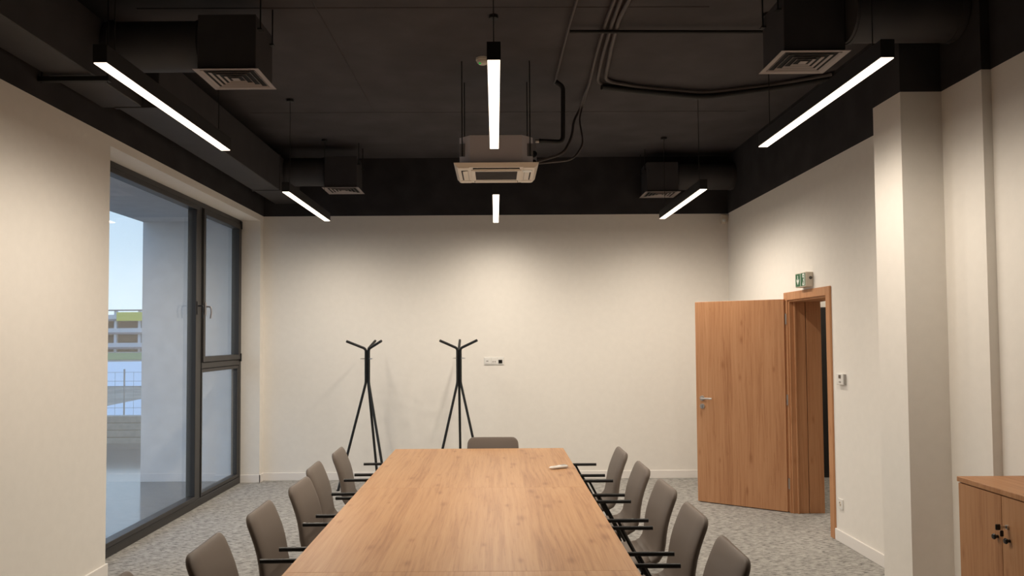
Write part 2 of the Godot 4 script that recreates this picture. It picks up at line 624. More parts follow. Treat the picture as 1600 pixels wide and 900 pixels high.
# ------------------------------------------------------------------ door in the right wall
func door() -> void:
	var w := structure("door_1")
	var xr := RIGHT - 0.016
	# casing round the opening
	put("casing", box(V(xr, 0, 6.455), V(RIGHT + 0.02, 2.06, 6.535), 0.003), M.oak, w)
	put("casing", box(V(xr, 0, 7.405), V(RIGHT + 0.02, 2.06, 7.485), 0.003), M.oak, w)
	put("casing_head", box(V(xr + 0.001, 1.985, 6.535), V(RIGHT + 0.02, 2.06, 7.405), 0.003), M.oak, w)
	# lining boards through the thickness of the wall, two to a side
	for d in [[6.52, 6.55], [7.39, 7.44]]:
		put("lining_board", box(V(RIGHT, 0, d[0]), V(2.908, 2.0, d[1]), 0.002), M.oak, w)
		put("lining_board", box(V(2.914, 0, d[0]), V(3.055, 2.0, d[1]), 0.002), M.oak, w)
	put("lining_board", box(V(RIGHT, 1.97, 6.55), V(2.908, 2.01, 7.39), 0.002), M.oak, w)
	put("lining_board", box(V(2.914, 1.97, 6.55), V(3.055, 2.01, 7.39), 0.002), M.oak, w)
	put("stop_bead", box(V(2.80, 0, 7.372), V(2.815, 1.97, 7.39), 0.002), M.oak, w)
	put("strike_plate", box(V(2.775, 0.9, 6.549), V(2.80, 1.12, 6.552)), M.steel, w)
	# the leaf stands open into the room
	var hinge := V(2.722, 0, 7.425)
	var free := V(2.015, 0, 7.945)
	var along := free - hinge
	var leaf := Node3D.new()
	leaf.name = "leaf"
	w.add_child(leaf)
	leaf.position = hinge
	leaf.rotation.y = atan2(-along.z, along.x) - PI    # local -x runs from the hinge to the free edge, local +z faces the room
	var L := along.length()
	put("panel", box(Vector3(-L, 0.008, -0.042), Vector3(0, 1.998, 0), 0.002), M.oak, leaf)
	put("rebate", box(Vector3(0.0, 0.008, -0.042), Vector3(0.013, 1.985, -0.016), 0.002), M.oak, leaf)
	var hz := Basis(Vector3.RIGHT, PI / 2)
	put("rosette", lathe([Vector2(0, 0.009), Vector2(0.024, 0.009), Vector2(0.026, 0.006), Vector2(0.026, 0)], 24, hz), M.steel, leaf, Vector3(-L + 0.062, 1.035, 0))
	put("handle", tube([Vector3(-L + 0.062, 1.035, 0.0), Vector3(-L + 0.062, 1.035, 0.052), Vector3(-L + 0.18, 1.035, 0.052)], 0.0095, 0.018, 12), M.chrome, leaf)
	put("rosette", lathe([Vector2(0, 0.009), Vector2(0.024, 0.009), Vector2(0.026, 0.006), Vector2(0.026, 0)], 24, hz), M.steel, leaf, Vector3(-L + 0.062, 0.955, 0))
	put("lock_cylinder", box(Vector3(-L + 0.055, 0.934, 0.008), Vector3(-L + 0.069, 0.968, 0.014), 0.002), M.zinc, leaf)
	for y in [0.22, 1.0, 1.76]:
		put("hinge", tube([V(2.738, y, 7.418), V(2.738, y + 0.1, 7.418)], 0.008), M.steel, w)
	# passage behind the doorway
	var p := struct_mesh("wall_passage", box(V(4.3, 0, 4.5), V(4.6, CEIL, BACK)), M.wall)
	put("cross_wall", box(V(3.045, 0, 4.2), V(4.6, CEIL, 4.5)), M.wall, p)
	var pl := thing("panel_light", "square ceiling light in the passage behind the doorway", "ceiling light", V(3.75, CEIL, 8.2))
	put("rim", box(Vector3(-0.16, -0.03, -0.16), Vector3(0.16, 0, 0.16), 0.003), M.white, pl)
	put("light_panel", box(Vector3(-0.15, -0.033, -0.15), Vector3(0.15, -0.03, 0.15)), M.glow, pl)
	var al := AreaLight3D.new()
	al.name = "panel_glow"
	al.area_size = Vector2(0.3, 0.3)
	al.light_color = LAMP_COLOR
	al.light_energy = 3.0
	al.area_range = 10.0
	al.area_attenuation = 2.0
	al.shadow_enabled = true
	al.rotation.x = -PI / 2
	al.position = Vector3(0, -0.036, 0)
	pl.add_child(al)
	var d2 := structure("door_2")
	put("panel", box(V(3.36, 0.005, BACK - 0.04), V(4.26, 1.985, BACK - 0.002), 0.003), M.housing, d2)
	put("casing", box(V(3.28, 0, BACK - 0.05), V(3.36, 1.985, BACK), 0.003), M.oak, d2)

# ------------------------------------------------------------------ what the window looks out on
func outside() -> void:
	var w := struct_mesh("wall_exterior", box(V(-4.23, -0.4, 9.42), V(-3.04, 3.6, 9.8)), M.render)
	put("facade", box(V(-3.30, -0.4, REAR), V(-3.045, 3.6, 5.5)), M.render, w)
	struct_mesh("balcony_soffit", box(V(-4.23, 3.07, REAR), V(-3.045, 3.6, 9.42)), M.render)
	struct_mesh("floor_terrace", box(V(-9.5, -0.3, REAR), V(-3.04, -0.03, 12.9)), M.terrace)
	struct_mesh("ground", box(V(-260, -0.6, -60), V(120, -0.05, 420)), M.earth)
	# retaining wall of sleepers at the edge of the terrace
	var lw := thing("retaining_wall", "low wall of grey-brown timber sleepers at the far edge of the terrace", "wall", V(-7, -0.05, 13.0))
	for k in 4:
		put("sleeper", box(Vector3(-3.5, k * 0.118, -0.09), Vector3(3.9, k * 0.118 + 0.112, 0.09), 0.008), M.plank, lw)
	# paths, verge
	var st := new_st()
	face(st, [V(-40, -0.03, 16.97), V(4, -0.03, 16.97), V(4, -0.03, 20.2), V(-40, -0.03, 20.2)], Vector3.UP)
	face(st, [V(-9.97, -0.03, 20.2), V(4, -0.03, 20.2), V(4, -0.03, 27.0), V(-10.5, -0.03, 27.0)], Vector3.UP)
	struct_mesh("path", st.commit(), M.path)
	st = new_st()
	face(st, [V(-90, -0.03, 29.0), V(30, -0.03, 29.0), V(30, -0.03, 78.0), V(-90, -0.03, 46.0)], Vector3.UP)
	struct_mesh("road", st.commit(), M.path)
	st = new_st()
	face(st, [V(-140, -0.02, 47.0), V(60, -0.02, 86.0), V(60, -0.02, 106.0), V(-140, -0.02, 106.0)], Vector3.UP)
	var gr := put("grass_verge", st.commit(), M.grass, self)
	tag(gr, "strip of pale green grass between the road and the grey deck building", "grass")
	gr.set_meta("kind", "stuff")
	# mesh fence
	var fe := thing("mesh_fence", "thin grey wire mesh fence in front of the pale path outside", "fence", V(-8, -0.05, 17.0))
	for k in range(-4, 5):
		put("post", tube([Vector3(k * 1.2, 0, 0), Vector3(k * 1.2, 1.08, 0)], 0.018, 0, 6), M.grey, fe)
	for k in range(-24, 25):
		put("wire", tube([Vector3(k * 0.2, 0.05, 0), Vector3(k * 0.2, 1.02, 0)], 0.004, 0, 4), M.grey, fe)
	for k in 6:
		put("wire", tube([Vector3(-4.8, 0.06 + k * 0.19, 0), Vector3(4.8, 0.06 + k * 0.19, 0)], 0.004, 0, 4), M.grey, fe)
	# deck building beyond the verge
	var db := thing("deck_building", "long grey open-deck building with pale parapet bands and a yellow panel", "building", V(-57, -0.05, 118.0))
	put("rear_wall", box(Vector3(-22, 0, -9), Vector3(22, 5.0, -8.6)), M.dusk, db)
	for y in [0.7, 2.9, 4.9]:
		put("deck_slab", box(Vector3(-22, y - 0.3, -9), Vector3(22, y, 0.3)), M.dusk, db)
		put("parapet", box(Vector3(-22, y, 0), Vector3(22, y + 0.62, 0.3)), M.band, db)
	for k in range(-6, 7):
		put("column", box(Vector3(k * 3.6 - 0.2, 0, -0.5), Vector3(k * 3.6 + 0.2, 6.1, -0.02)), M.band, db)
	put("roof_rail", box(Vector3(-22, 6.1, 0), Vector3(22, 6.3, 0.2)), M.dusk, db)
	put("yellow_panel", box(Vector3(0.4, 4.6, 0.31), Vector3(4.6, 5.9, 0.45)), M.yellow, db)

# ------------------------------------------------------------------ under the ceiling
func outlet_box(x: float, d: float, where: String) -> void:
	var side := -signf(x) * 0.192      # hung on the side away from its duct
	var t := thing("air_outlet", where, "air vent", V(x, 3.29, d), 0, "square ceiling air outlets")
	put("plenum_box", box(Vector3(-0.178, 0.012, -0.178), Vector3(0.178, 0.345, 0.178), 0.004), M.duct, t)
	put("opening", box(Vector3(-0.165, 0.008, -0.165), Vector3(0.165, 0.0125, 0.165)), M.hole, t)
	# frame and concentric vanes, each leaning outward
	for k in 5:
		var st := new_st()
		var ro := 0.20 if k == 0 else 0.165 - (k - 1) * 0.036
		var ri := 0.166 if k == 0 else ro - 0.020
		var yo := 0.0
		var yi := 0.004 if k == 0 else 0.016
		for q in 4:
			var bs := Basis(Vector3.UP, q * PI / 2)
			var a := [bs * Vector3(-ro, yo, ro), bs * Vector3(ro, yo, ro), bs * Vector3(ri, yi, ri), bs * Vector3(-ri, yi, ri)]
			var n: Vector3 = bs * Vector3(0, -(ro - ri), -(yi - yo)).normalized()
			face(st, a, n)
			var up := Vector3(0, 0.0025, 0)
			face(st, [a[0] + up, a[1] + up, a[2] + up, a[3] + up], -n)
			face(st, [a[0], a[1], a[1] + up, a[0] + up], bs * Vector3.BACK)
			face(st, [a[3], a[2], a[2] + up, a[3] + up], bs * Vector3.FORWARD)
		put("grille_frame" if k == 0 else "vane", st.commit(), M.grille, t)
	var st2 := new_st()
	add_box(st2, Vector3(-0.022, 0.0, -0.022), Vector3(0.022, 0.004, 0.022))
	put("centre_plate", st2.commit(), M.grille, t)
	for sz in [-0.13, 0.13]:
		put("hanger_rod", tube([Vector3(side, 0.27, sz), Vector3(side, CEIL - 3.29, sz)], 0.005, 0, 6), M.cable, t)
		put("hanger_bracket", box(Vector3(side * 0.92, 0.262, sz - 0.02), Vector3(side * 1.07, 0.27, sz + 0.02)), M.cable, t)

func ceiling_services() -> void:
	outlet_box(-1.628, 4.91, "square air outlet with louvred grille near the window wall, above the chairs")
	outlet_box(1.858, 4.67, "square air outlet with louvred grille beside the pillar")
	outlet_box(-1.675, 8.67, "square air outlet with louvred grille by the back wall on the window side")
	outlet_box(1.907, 9.04, "square air outlet with louvred grille by the back wall on the door side")
	# branch ducts
	var grp := "black branch ducts"
	for b in [[-1.808, -2.415, 4.91, "black round duct from the window-side trunk to the outlet above the chairs"], [2.038, 2.668, 4.485, "black round duct from the wall above the pillar to its outlet"], [-1.855, -2.306, 8.67, "black round duct to the outlet at the window end of the back wall"], [2.087, 2.755, 9.04, "black round duct from the wall above the door to the outlet at the back wall"]]:
		var x0: float = b[0]
		var x1: float = b[1]
		var t := thing("branch_duct", b[3], "duct", V(0, 3.50, b[2]), 0, grp)
		put("pipe", tube([Vector3(x0, 0, 0), Vector3(x1, 0, 0)], 0.155, 0, 28), M.duct, t)
		for e in [x0 + 0.03 * signf(x0), x1 - 0.03 * signf(x1)]:
			put("collar", tube([Vector3(e - 0.012, 0, 0), Vector3(e + 0.012, 0, 0)], 0.161, 0, 28), M.duct, t)
	# trunk duct along the left wall, narrower beyond the first branch
	var td := thing("trunk_duct", "black rectangular trunk duct running above the window wall", "duct", V(-2.56, 3.25, 3.0))
	put("wide_section", box(Vector3(-0.135, 0, 5.5), Vector3(0.143, 0.38, -2.36), 0.006), M.duct, td)
	put("narrow_section", box(Vector3(-0.04, 0.001, -2.36), Vector3(0.252, 0.38, -6.27), 0.006), M.duct, td)
	for d in [0.3, 2.36, 5.4]:
		var nar: bool = d > 2.3
		put("flange", box(Vector3(-0.143 if not nar else -0.048, -0.007, -d - 0.015), Vector3(0.15 if not nar else 0.259, 0.385, -d + 0.015), 0.003), M.duct, td)
	put("support_rail", box(Vector3(-0.177, -0.045, -1.70), Vector3(0.25, -0.014, -1.66), 0.003), M.cable, td)
	for sx in [-0.16, 0.235]:
		put("hanger_rod", tube([Vector3(sx, -0.05, -1.68), Vector3(sx, 0.54, -1.68)], 0.005, 0, 6), M.cable, td)
	air_conditioner()
	pipes()

func air_conditioner() -> void:
	var t := thing("cassette_air_conditioner", "ivory four-way cassette air conditioner with bare metal casing hung from the ceiling", "air conditioner", V(0.014, 2.95, 6.27))
	# casing with cut corners
	var c := 0.285
	var k := 0.085
	var oct := [Vector2(-c + k, -c), Vector2(c - k, -c), Vector2(c, -c + k), Vector2(c, c - k), Vector2(c - k, c), Vector2(-c + k, c), Vector2(-c, c - k), Vector2(-c, -c + k)]
	put("casing", prism(oct, 0.215), M.casing, t, Vector3(0, 0.04, 0), Vector3(-PI / 2, 0, 0))
	# panel: bevelled rim, flat face with openings for louvres and intake
	var st := new_st()
	var r0 := 0.325
	var r1 := 0.30
	for q in 4:
		var bs := Basis(Vector3.UP, q * PI / 2)
		face(st, [bs * Vector3(-r0, 0.035, r0), bs * Vector3(r0, 0.035, r0), bs * Vector3(r1, 0.004, r1), bs * Vector3(-r1, 0.004, r1)], bs * Vector3(0, -0.6, 0.8))
	face(st, [Vector3(-r0, 0.035, -r0), Vector3(r0, 0.035, -r0), Vector3(r0, 0.035, r0), Vector3(-r0, 0.035, r0)], Vector3.UP)
	face(st, [Vector3(-r1, 0.004, -r1), Vector3(r1, 0.004, -r1), Vector3(r1, 0.004, r1), Vector3(-r1, 0.004, r1)], Vector3.DOWN)
	var panel := put("panel", st.commit(), M.ivory, t)
	for q in 4:
		var bs := Basis(Vector3.UP, q * PI / 2)
		put("air_slot", cbox(Vector3(0.36, 0.003, 0.052)), M.hole, panel, bs * Vector3(0, 0.0035, 0.247), Vector3(0, q * PI / 2, 0))
		put("louvre", cbox(Vector3(0.35, 0.004, 0.040), 0.001), M.ivory, panel, bs * Vector3(0, 0.0, 0.242), Vector3(0.18, q * PI / 2, 0))
		put("corner_cover", cbox(Vector3(0.085, 0.004, 0.085), 0.0015), M.ivory, panel, bs * Vector3(0.25, 0.002, 0.25))
	put("intake", cbox(Vector3(0.355, 0.003, 0.355)), M.hole, t, Vector3(0, 0.0035, 0))
	var gr := put("intake_frame", ring_frame(0.195, 0.165, 0.008), M.ivory, t, Vector3(0, -0.002, 0))
	for i in 13:
		put("slat", cbox(Vector3(0.33, 0.006, 0.007)), M.conduit, gr, Vector3(0, 0.004, -0.15 + i * 0.025))
	put("receiver_disc", lathe([Vector2(0, -0.007), Vector2(0.036, -0.006), Vector2(0.04, 0.0)], 24), M.white, t, Vector3(0.243, 0.0, 0.18))
	# brackets, connection box and valve block
	for sx in [-1, 1]:
		for sz in [-1, 1]:
			put("bracket", box(Vector3(sx * 0.235, 0.10, sz * 0.235), Vector3(sx * 0.285, 0.20, sz * 0.245), 0.002), M.zinc, t)
			put("threaded_rod", tube([Vector3(sx * 0.262, 0.1, sz * 0.255), Vector3(sx * 0.262, CEIL - 2.95, sz * 0.255)], 0.005, 0, 6), M.cable, t)
	var vb := put("valve_block", box(Vector3(0.285, 0.045, -0.11), Vector3(0.322, 0.24, 0.07), 0.004), M.zinc, t)
	for v in [[0.09, 0.019], [0.155, 0.024]]:
		put("port", tube([Vector3(0.3, v[0], 0.06), Vector3(0.3, v[0], 0.09)], v[1], 0, 12), M.hole, vb)
	put("nut", tube([Vector3(0.315, 0.275, 0.02), Vector3(0.345, 0.275, 0.02)], 0.016, 0, 6), M.chrome, vb)

func ring_frame(ro: float, ri: float, h: float) -> ArrayMesh:
	var st := new_st()
	for q in 2:
		var s := -1.0 if q == 0 else 1.0
		add_box(st, Vector3(-ro, 0, s * ri), Vector3(ro, h, s * ro), 0.001)
		add_box(st, Vector3(s * ri, 0, -ri), Vector3(s * ro, h, ri), 0.001)
	return st.commit()

func run(called: String, label: String, pts: Array, r: float, m: Material, bend := 0.06, category := "cable") -> void:
	var o := put(numbered(called), tube(pts, r, bend, 8), m, self)
	tag(o, label, category)

func pipes() -> void:
	var c := CEIL - 0.022
	# cables clipped under the ceiling, in from above the photographer
	run("ceiling_cable", "grey cable on the ceiling, outer one of the pair that turns towards the door", [V(0.86, c, 3.0), V(0.853, c, 4.87), V(0.836, c, 5.14), V(0.86, c, 5.68), V(0.917, c, 6.43), V(1.243, c, 6.60), V(1.828, c, 6.76), V(2.354, c, 6.56), V(2.74, c, 6.3)], 0.016, M.conduit, 0.12)
	run("ceiling_cable", "grey cable on the ceiling, inner one of the pair that turns towards the door", [V(0.80, c, 3.0), V(0.80, c, 4.87), V(0.80, c, 5.27), V(0.82, c, 5.88), V(0.86, c, 6.5), V(1.243, c, 6.66), V(1.828, c, 6.82), V(2.35, c, 6.66), V(2.74, c, 6.5)], 0.014, M.conduit, 0.12)
	run("ceiling_cable", "thin grey cable that leaves the ceiling pair and drops to the air conditioner", [V(0.76, c, 3.0), V(0.76, c, 4.87), V(0.755, c, 5.27), V(0.77, c, 5.88), V(0.80, c, 6.55), V(0.787, c, 6.82), V(0.78, 3.72, 7.1), V(0.713, 3.59, 6.98), V(0.674, 3.39, 6.8), V(0.582, 3.20, 6.6), V(0.34, 3.09, 6.40)], 0.012, M.conduit, 0.1)
	run("ceiling_cable", "slack grey cable looping down beside the air conditioner", [V(0.80, c, 6.55), V(0.80, 3.74, 7.05), V(0.758, 3.59, 6.95), V(0.779, 3.334, 6.8), V(0.663, 3.148, 6.6), V(0.34, 3.07, 6.38)], 0.008, M.conduit, 0.1)
	run("ceiling_cable", "thin cable on the ceiling above the air conditioner pipe", [V(0.53, c, 3.0), V(0.526, c, 4.86), V(0.513, c, 5.32), V(0.509, c, 6.16), V(0.507, c, 6.5)], 0.009, M.conduit, 0.1)
	run("ceiling_cable", "thick dark cable bundle sagging under the ceiling towards the door wall", [V(0.90, c - 0.03, 6.50), V(1.24, c - 0.035, 6.61), V(1.83, c - 0.04, 6.77), V(2.35, c - 0.03, 6.57), V(2.745, c - 0.02, 6.36)], 0.024, M.cable, 0.12)
	run("ceiling_pipe", "black pipe across the ceiling towards the pillar", [V(0.522, CEIL - 0.045, 5.321), V(1.90, CEIL - 0.045, 5.35), V(2.74, CEIL - 0.045, 5.37)], 0.013, M.cable, 0.02, "pipe")
	run("refrigerant_pipe", "black insulated pipe rising from the air conditioner to the ceiling", [V(0.362, 3.225, 6.25), V(0.555, 3.225, 6.30), V(0.56, 3.68, 6.30), V(0.50, 3.72, 6.30)], 0.019, M.cable, 0.05, "pipe")
	# detector
	var t := thing("smoke_detector", "round ivory smoke detector with a green light on the black ceiling", "smoke detector", V(-0.085, CEIL, 5.95))
	put("base", lathe([Vector2(0, 0), Vector2(0.052, 0), Vector2(0.052, -0.018), Vector2(0, -0.018)], 28), M.ivory, t)
	put("dome", lathe([Vector2(0.046, -0.018), Vector2(0.044, -0.034), Vector2(0.03, -0.046), Vector2(0, -0.05)], 28), M.ivory, t)
	put("indicator_light", lathe([Vector2(0.009, 0.0), Vector2(0.009, -0.006), Vector2(0, -0.009)], 12), M.led, t, Vector3(-0.020, -0.043, 0.02))
	# faint board joints left in the concrete
	for j in [[V(-1.16, CEIL, 3.0), V(-1.13, CEIL, 7.36)], [V(-2.3, CEIL, 5.0), V(1.4, CEIL, 5.03)], [V(-2.3, CEIL, 7.36), V(2.4, CEIL, 7.40)]]:
		var st := new_st()
		var dir: Vector3 = (j[1] - j[0]).normalized()
		var sd: Vector3 = dir.cross(Vector3.UP) * 0.006
		face(st, [j[0] - sd, j[1] - sd, j[1] + Vector3(0, -0.005, 0), j[0] + Vector3(0, -0.005, 0)], (Vector3.DOWN - sd.normalized()).normalized())
		face(st, [j[0] + sd, j[1] + sd, j[1] + Vector3(0, -0.005, 0), j[0] + Vector3(0, -0.005, 0)], (Vector3.DOWN + sd.normalized()).normalized())
		put("formwork_ridge", st.commit(), M.ceiling, get_node("ceiling"))

func lamps() -> void:
	var L := 1.70
	var w := 0.064
	var y := 2.93
	var housing := box(Vector3(-w / 2, 0.004, -L / 2), Vector3(w / 2, 0.088, L / 2), 0.002)
	var diff := box(Vector3(-w / 2 + 0.003, 0, -L / 2 + 0.003), Vector3(w / 2 - 0.003, 0.0045, L / 2 - 0.003))
	var cap := box(Vector3(-w / 2 - 0.0005, 0.004, 0), Vector3(w / 2 + 0.0005, 0.0885, 0.003), 0.001)
	var cable := tube([Vector3(0, 0.088, 0), Vector3(0, CEIL - y, 0)], 0.0028, 0, 6)
	var rose := lathe([Vector2(0, 0), Vector2(0.032, 0), Vector2(0.032, -0.022), Vector2(0, -0.024)], 20)
	for s in [[-1.82, 4.44, "on the window side, over the chairs", 0.78], [0.0, 4.44, "over the table, before the air conditioner", 1.0], [1.82, 4.44, "on the door side, over the cabinet and pillar", 0.74],
			[-1.82, 7.66, "on the window side, next to the back wall", 1.05], [0.012, 7.86, "in the middle between air conditioner and back wall", 1.05], [1.82, 7.66, "on the door side, next to the back wall", 1.05]]:
		var t := thing("pendant_light", "long black pendant light with glowing strip " + s[2], "pendant light", V(s[0], y, s[1]), 0, "linear pendant lights")
		put("housing", housing, M.housing, t)
		put("light_diffuser", diff, M.glow, t)
		for e in [-1, 1]:
			put("end_cap", cap, M.housing, t, Vector3(0, 0, e * L / 2 - (0.003 if e < 0 else 0.0)))
			put("suspension_cable", cable, M.cable, t, Vector3(0, 0, e * (L / 2 - 0.14)))
			put("ceiling_rose", rose, M.cable, t, Vector3(0, CEIL - y, e * (L / 2 - 0.14)))
		var fa := AreaLight3D.new()
		fa.name = "face_light"
		fa.area_size = Vector2(w - 0.006, L - 0.006)
		fa.light_color = LAMP_COLOR
		fa.light_energy = LAMP_FACE * s[3]
		fa.area_range = 14.0
		fa.area_attenuation = 2.0
		fa.shadow_enabled = true
		fa.rotation.x = -PI / 2
		fa.position = Vector3(0, -0.004, 0)
		t.add_child(fa)
		# the lens strip throws its light downward: six modules along its length
		for k in 6:
			var a := SpotLight3D.new()
			a.name = "strip_light"
			a.spot_angle = 86.0
			a.spot_angle_attenuation = 1.0
			a.spot_range = 14.0
			a.spot_attenuation = 2.0
			a.light_color = LAMP_COLOR
			a.light_energy = LAMP_ENERGY / 6.0 * s[3]
			a.light_size = 0.03
			a.shadow_enabled = true
			a.rotation.x = -PI / 2
			a.position = Vector3(0, -0.034, (k - 2.5) * L / 6.0)
			t.add_child(a, true)

# ------------------------------------------------------------------ furniture
func table_and_chairs() -> void:
	var x0 := -0.831
	var x1 := 0.552
	var t := thing("conference_table", "long pale oak conference table joined from several tops", "table", V((x0 + x1) / 2, 0, 3.95))
	var hw := (x1 - x0) / 2
	for s in [[6.528, 4.8342], [4.8338, 3.1102], [3.1098, 1.40]]:
		put("table_top", box(Vector3(-hw, 0.715, 3.95 - s[0]), Vector3(hw, 0.74, 3.95 - s[1]), 0.0008), M.table, t)
	for d in [6.03, 4.836, 3.11, 1.58]:
		for sx in [-1, 1]:
			put("leg", box(Vector3(sx * (hw - 0.32), 0, 3.95 - d - 0.025), Vector3(sx * (hw - 0.37), 0.66, 3.95 - d + 0.025), 0.003), M.tube, t)
		put("cross_beam", box(Vector3(-hw + 0.3, 0.66, 3.95 - d - 0.025), Vector3(hw - 0.3, 0.70, 3.95 - d + 0.025), 0.003), M.tube, t)
	for sx in [-1, 1]:
		put("long_beam", box(Vector3(sx * 0.3 - 0.02, 0.675, 3.95 - 6.06), Vector3(sx * 0.3 + 0.02, 0.7145, 3.95 - 1.58), 0.003), M.tube, t)
	# chairs
	var proto := chair()
	var first := true
	var ord := ["first", "second", "third", "fourth", "fifth", "sixth"]
	var spots := []
	var k := 0
	for s in [[-0.905, 5.96, 0.03], [-0.925, 5.26, 0.03], [-0.87, 4.64, -0.02], [-0.895, 3.96, 0.02], [-0.915, 3.28, 0.03], [-1.045, 2.72, 0.05]]:
		spots.append([s[0], s[1], -PI / 2 + s[2], "taupe upholstered chair with black armrests on the window side, %s from the coat racks" % ord[k]])
		k += 1
	k = 0
	for s in [[0.645, 5.87, 0.0], [0.67, 5.17, 0.0], [0.68, 4.49, 0.02], [0.675, 3.84, 0.0], [0.655, 3.17, -0.02]]:
		spots.append([s[0], s[1], PI / 2 + s[2], "taupe upholstered chair with black armrests on the door side, %s from the back wall" % ord[k]])
		k += 1
	spots.append([-0.028, 6.36, PI, "taupe upholstered chair at the head of the table by the back wall"])
	for s in spots:
		var c: Node3D = proto
		if not first:
			c = proto.duplicate()
			c.name = numbered("conference_chair")
			add_child(c)
		first = false
		c.position = V(s[0], 0, s[1])
		c.rotation.y = s[2]
		tag(c, s[3], "chair", "chairs round the conference table")
	remote()

func shell(path: Array) -> ArrayMesh:
	# path: [forward, up, width, thickness, dish]; cross-sections across x swept along forward/up
	var rings := []
	var n := 32
	for i in path.size():
		var a: Array = path[maxi(i - 1, 0)]
		var b: Array = path[mini(i + 1, path.size() - 1)]
		var tan := Vector2(b[0] - a[0], b[1] - a[1]).normalized()
		var nn := Vector2(-tan.y, tan.x)
		var p: Array = path[i]
		var ring := []
		for k in n:
			var an := TAU * k / n
			var x: float = p[2] / 2 * spow(cos(an), 0.28)
			var o: float = p[3] / 2 * spow(sin(an), 0.75) + p[4] * x * x
			ring.append(Vector3(x, p[1] + nn.y * o, -(p[0] + nn.x * o)))
		rings.append(ring)
	return loft(rings)

func chair() -> Node3D:
	# faces -z; forward coordinate f = -z
	var t := thing("conference_chair", "chair", "chair")
	# seat: from the front edge back to the bend
	var W := 0.44
	var seat := []
	for k in 5:    # rounded front edge
		var a := PI / 2 * k / 4
		seat.append([0.235 - 0.035 * (1 - sin(a)) * 0.0 + 0.02 * cos(a) * 1.0, 0.425 - 0.012 * cos(a), W - 0.10 * (1 - sin(a)) - 0.002, 0.052 * maxf(0.12, sin(a)), 0.0])
	for q in [[0.17, 0.430], [0.10, 0.431], [0.03, 0.428], [-0.04, 0.424], [-0.10, 0.425], [-0.145, 0.433]]:
		seat.append([q[0], q[1], W, 0.052, 0.0])
	put("seat", shell(seat), M.leather, t)
	# back: out of the bend, slight lumbar curve, leaning back
	var back := [[-0.10, 0.425, W, 0.052, 0.0], [-0.145, 0.433, W, 0.052, 0.0], [-0.178, 0.452, W, 0.052, 0.0], [-0.199, 0.485, W, 0.051, 0.01], [-0.208, 0.53, W, 0.050, 0.03], [-0.213, 0.58, W - 0.002, 0.049, 0.06], [-0.221, 0.63, W - 0.004, 0.048, 0.09], [-0.234, 0.68, W - 0.006, 0.047, 0.11], [-0.252, 0.73, W - 0.010, 0.046, 0.12], [-0.266, 0.764, W - 0.014, 0.045, 0.12]]
	for k in range(1, 8):
		var a := PI / 2 * k / 7
		back.append([-0.266 - 0.022 * sin(a), 0.764 + 0.054 * sin(a), W - 0.014 - 0.10 * (1 - cos(a)), 0.045 * maxf(0.25, pow(cos(a), 0.45)), 0.12])
	put("backrest", shell(back), M.leather, t)
	# side frames: arm bar, leg slanting back under the seat and running forward on the floor
	for sx in [-1, 1]:
		var x: float = sx * 0.243
		put("armrest", tube([Vector3(x, 0.67, 0.125), Vector3(x, 0.67, -0.17)], 0.0105, 0, 12), M.tube, t)
		put("leg", tube([Vector3(x, 0.665, -0.035), Vector3(x, 0.40, 0.105), Vector3(x, 0.012, -0.20), Vector3(x, 0.012, 0.22)], 0.0082, 0.05, 10), M.tube, t)
	put("cross_bar", tube([Vector3(-0.243, 0.392, 0.095), Vector3(0.243, 0.392, 0.095)], 0.009, 0, 8), M.tube, t)
	put("cross_bar", tube([Vector3(-0.243, 0.39, -0.0), Vector3(-0.20, 0.39, -0.12), Vector3(0.20, 0.39, -0.12), Vector3(0.243, 0.39, -0.0)], 0.009, 0.03, 8), M.tube, t)
	put("floor_bar", tube([Vector3(-0.243, 0.012, 0.215), Vector3(0.243, 0.012, 0.215)], 0.0095, 0, 8), M.tube, t)
	return t

func remote() -> void:
	var t := thing("remote_control", "small white remote control lying on the oak table", "remote control", V(0.432, 0.74, 5.51), 0.61 - 0.05)
	var rings := []
	for i in 13:
		var s := -1.0 + 2.0 * i / 12
		var e := pow(maxf(0.0, 1.0 - pow(absf(s), 6.0)), 0.5)
		var wd := (0.023 + 0.003 * s) * maxf(e, 0.25)
		var h := (0.0105 + 0.003 * s) * maxf(e, 0.3)
		var ring := []
		for k in 20:
			var an := TAU * k / 20
			ring.append(Vector3(s * 0.078, 0.0118 + 0.0005 + h * spow(sin(an), 0.6) * 0.8, wd * spow(cos(an), 0.5)))
		rings.append(ring)
	put("body", loft(rings), M.plastic, t)
	put("display", cbox(Vector3(0.038, 0.0015, 0.028), 0.0004), M.grey, t, Vector3(0.04, 0.0225, 0), Vector3(0, 0, 0.03))
	for i in 3:
		put("button", cbox(Vector3(0.009, 0.002, 0.014), 0.0004), M.ivory, t, Vector3(-0.015 - i * 0.016, 0.0205, 0))

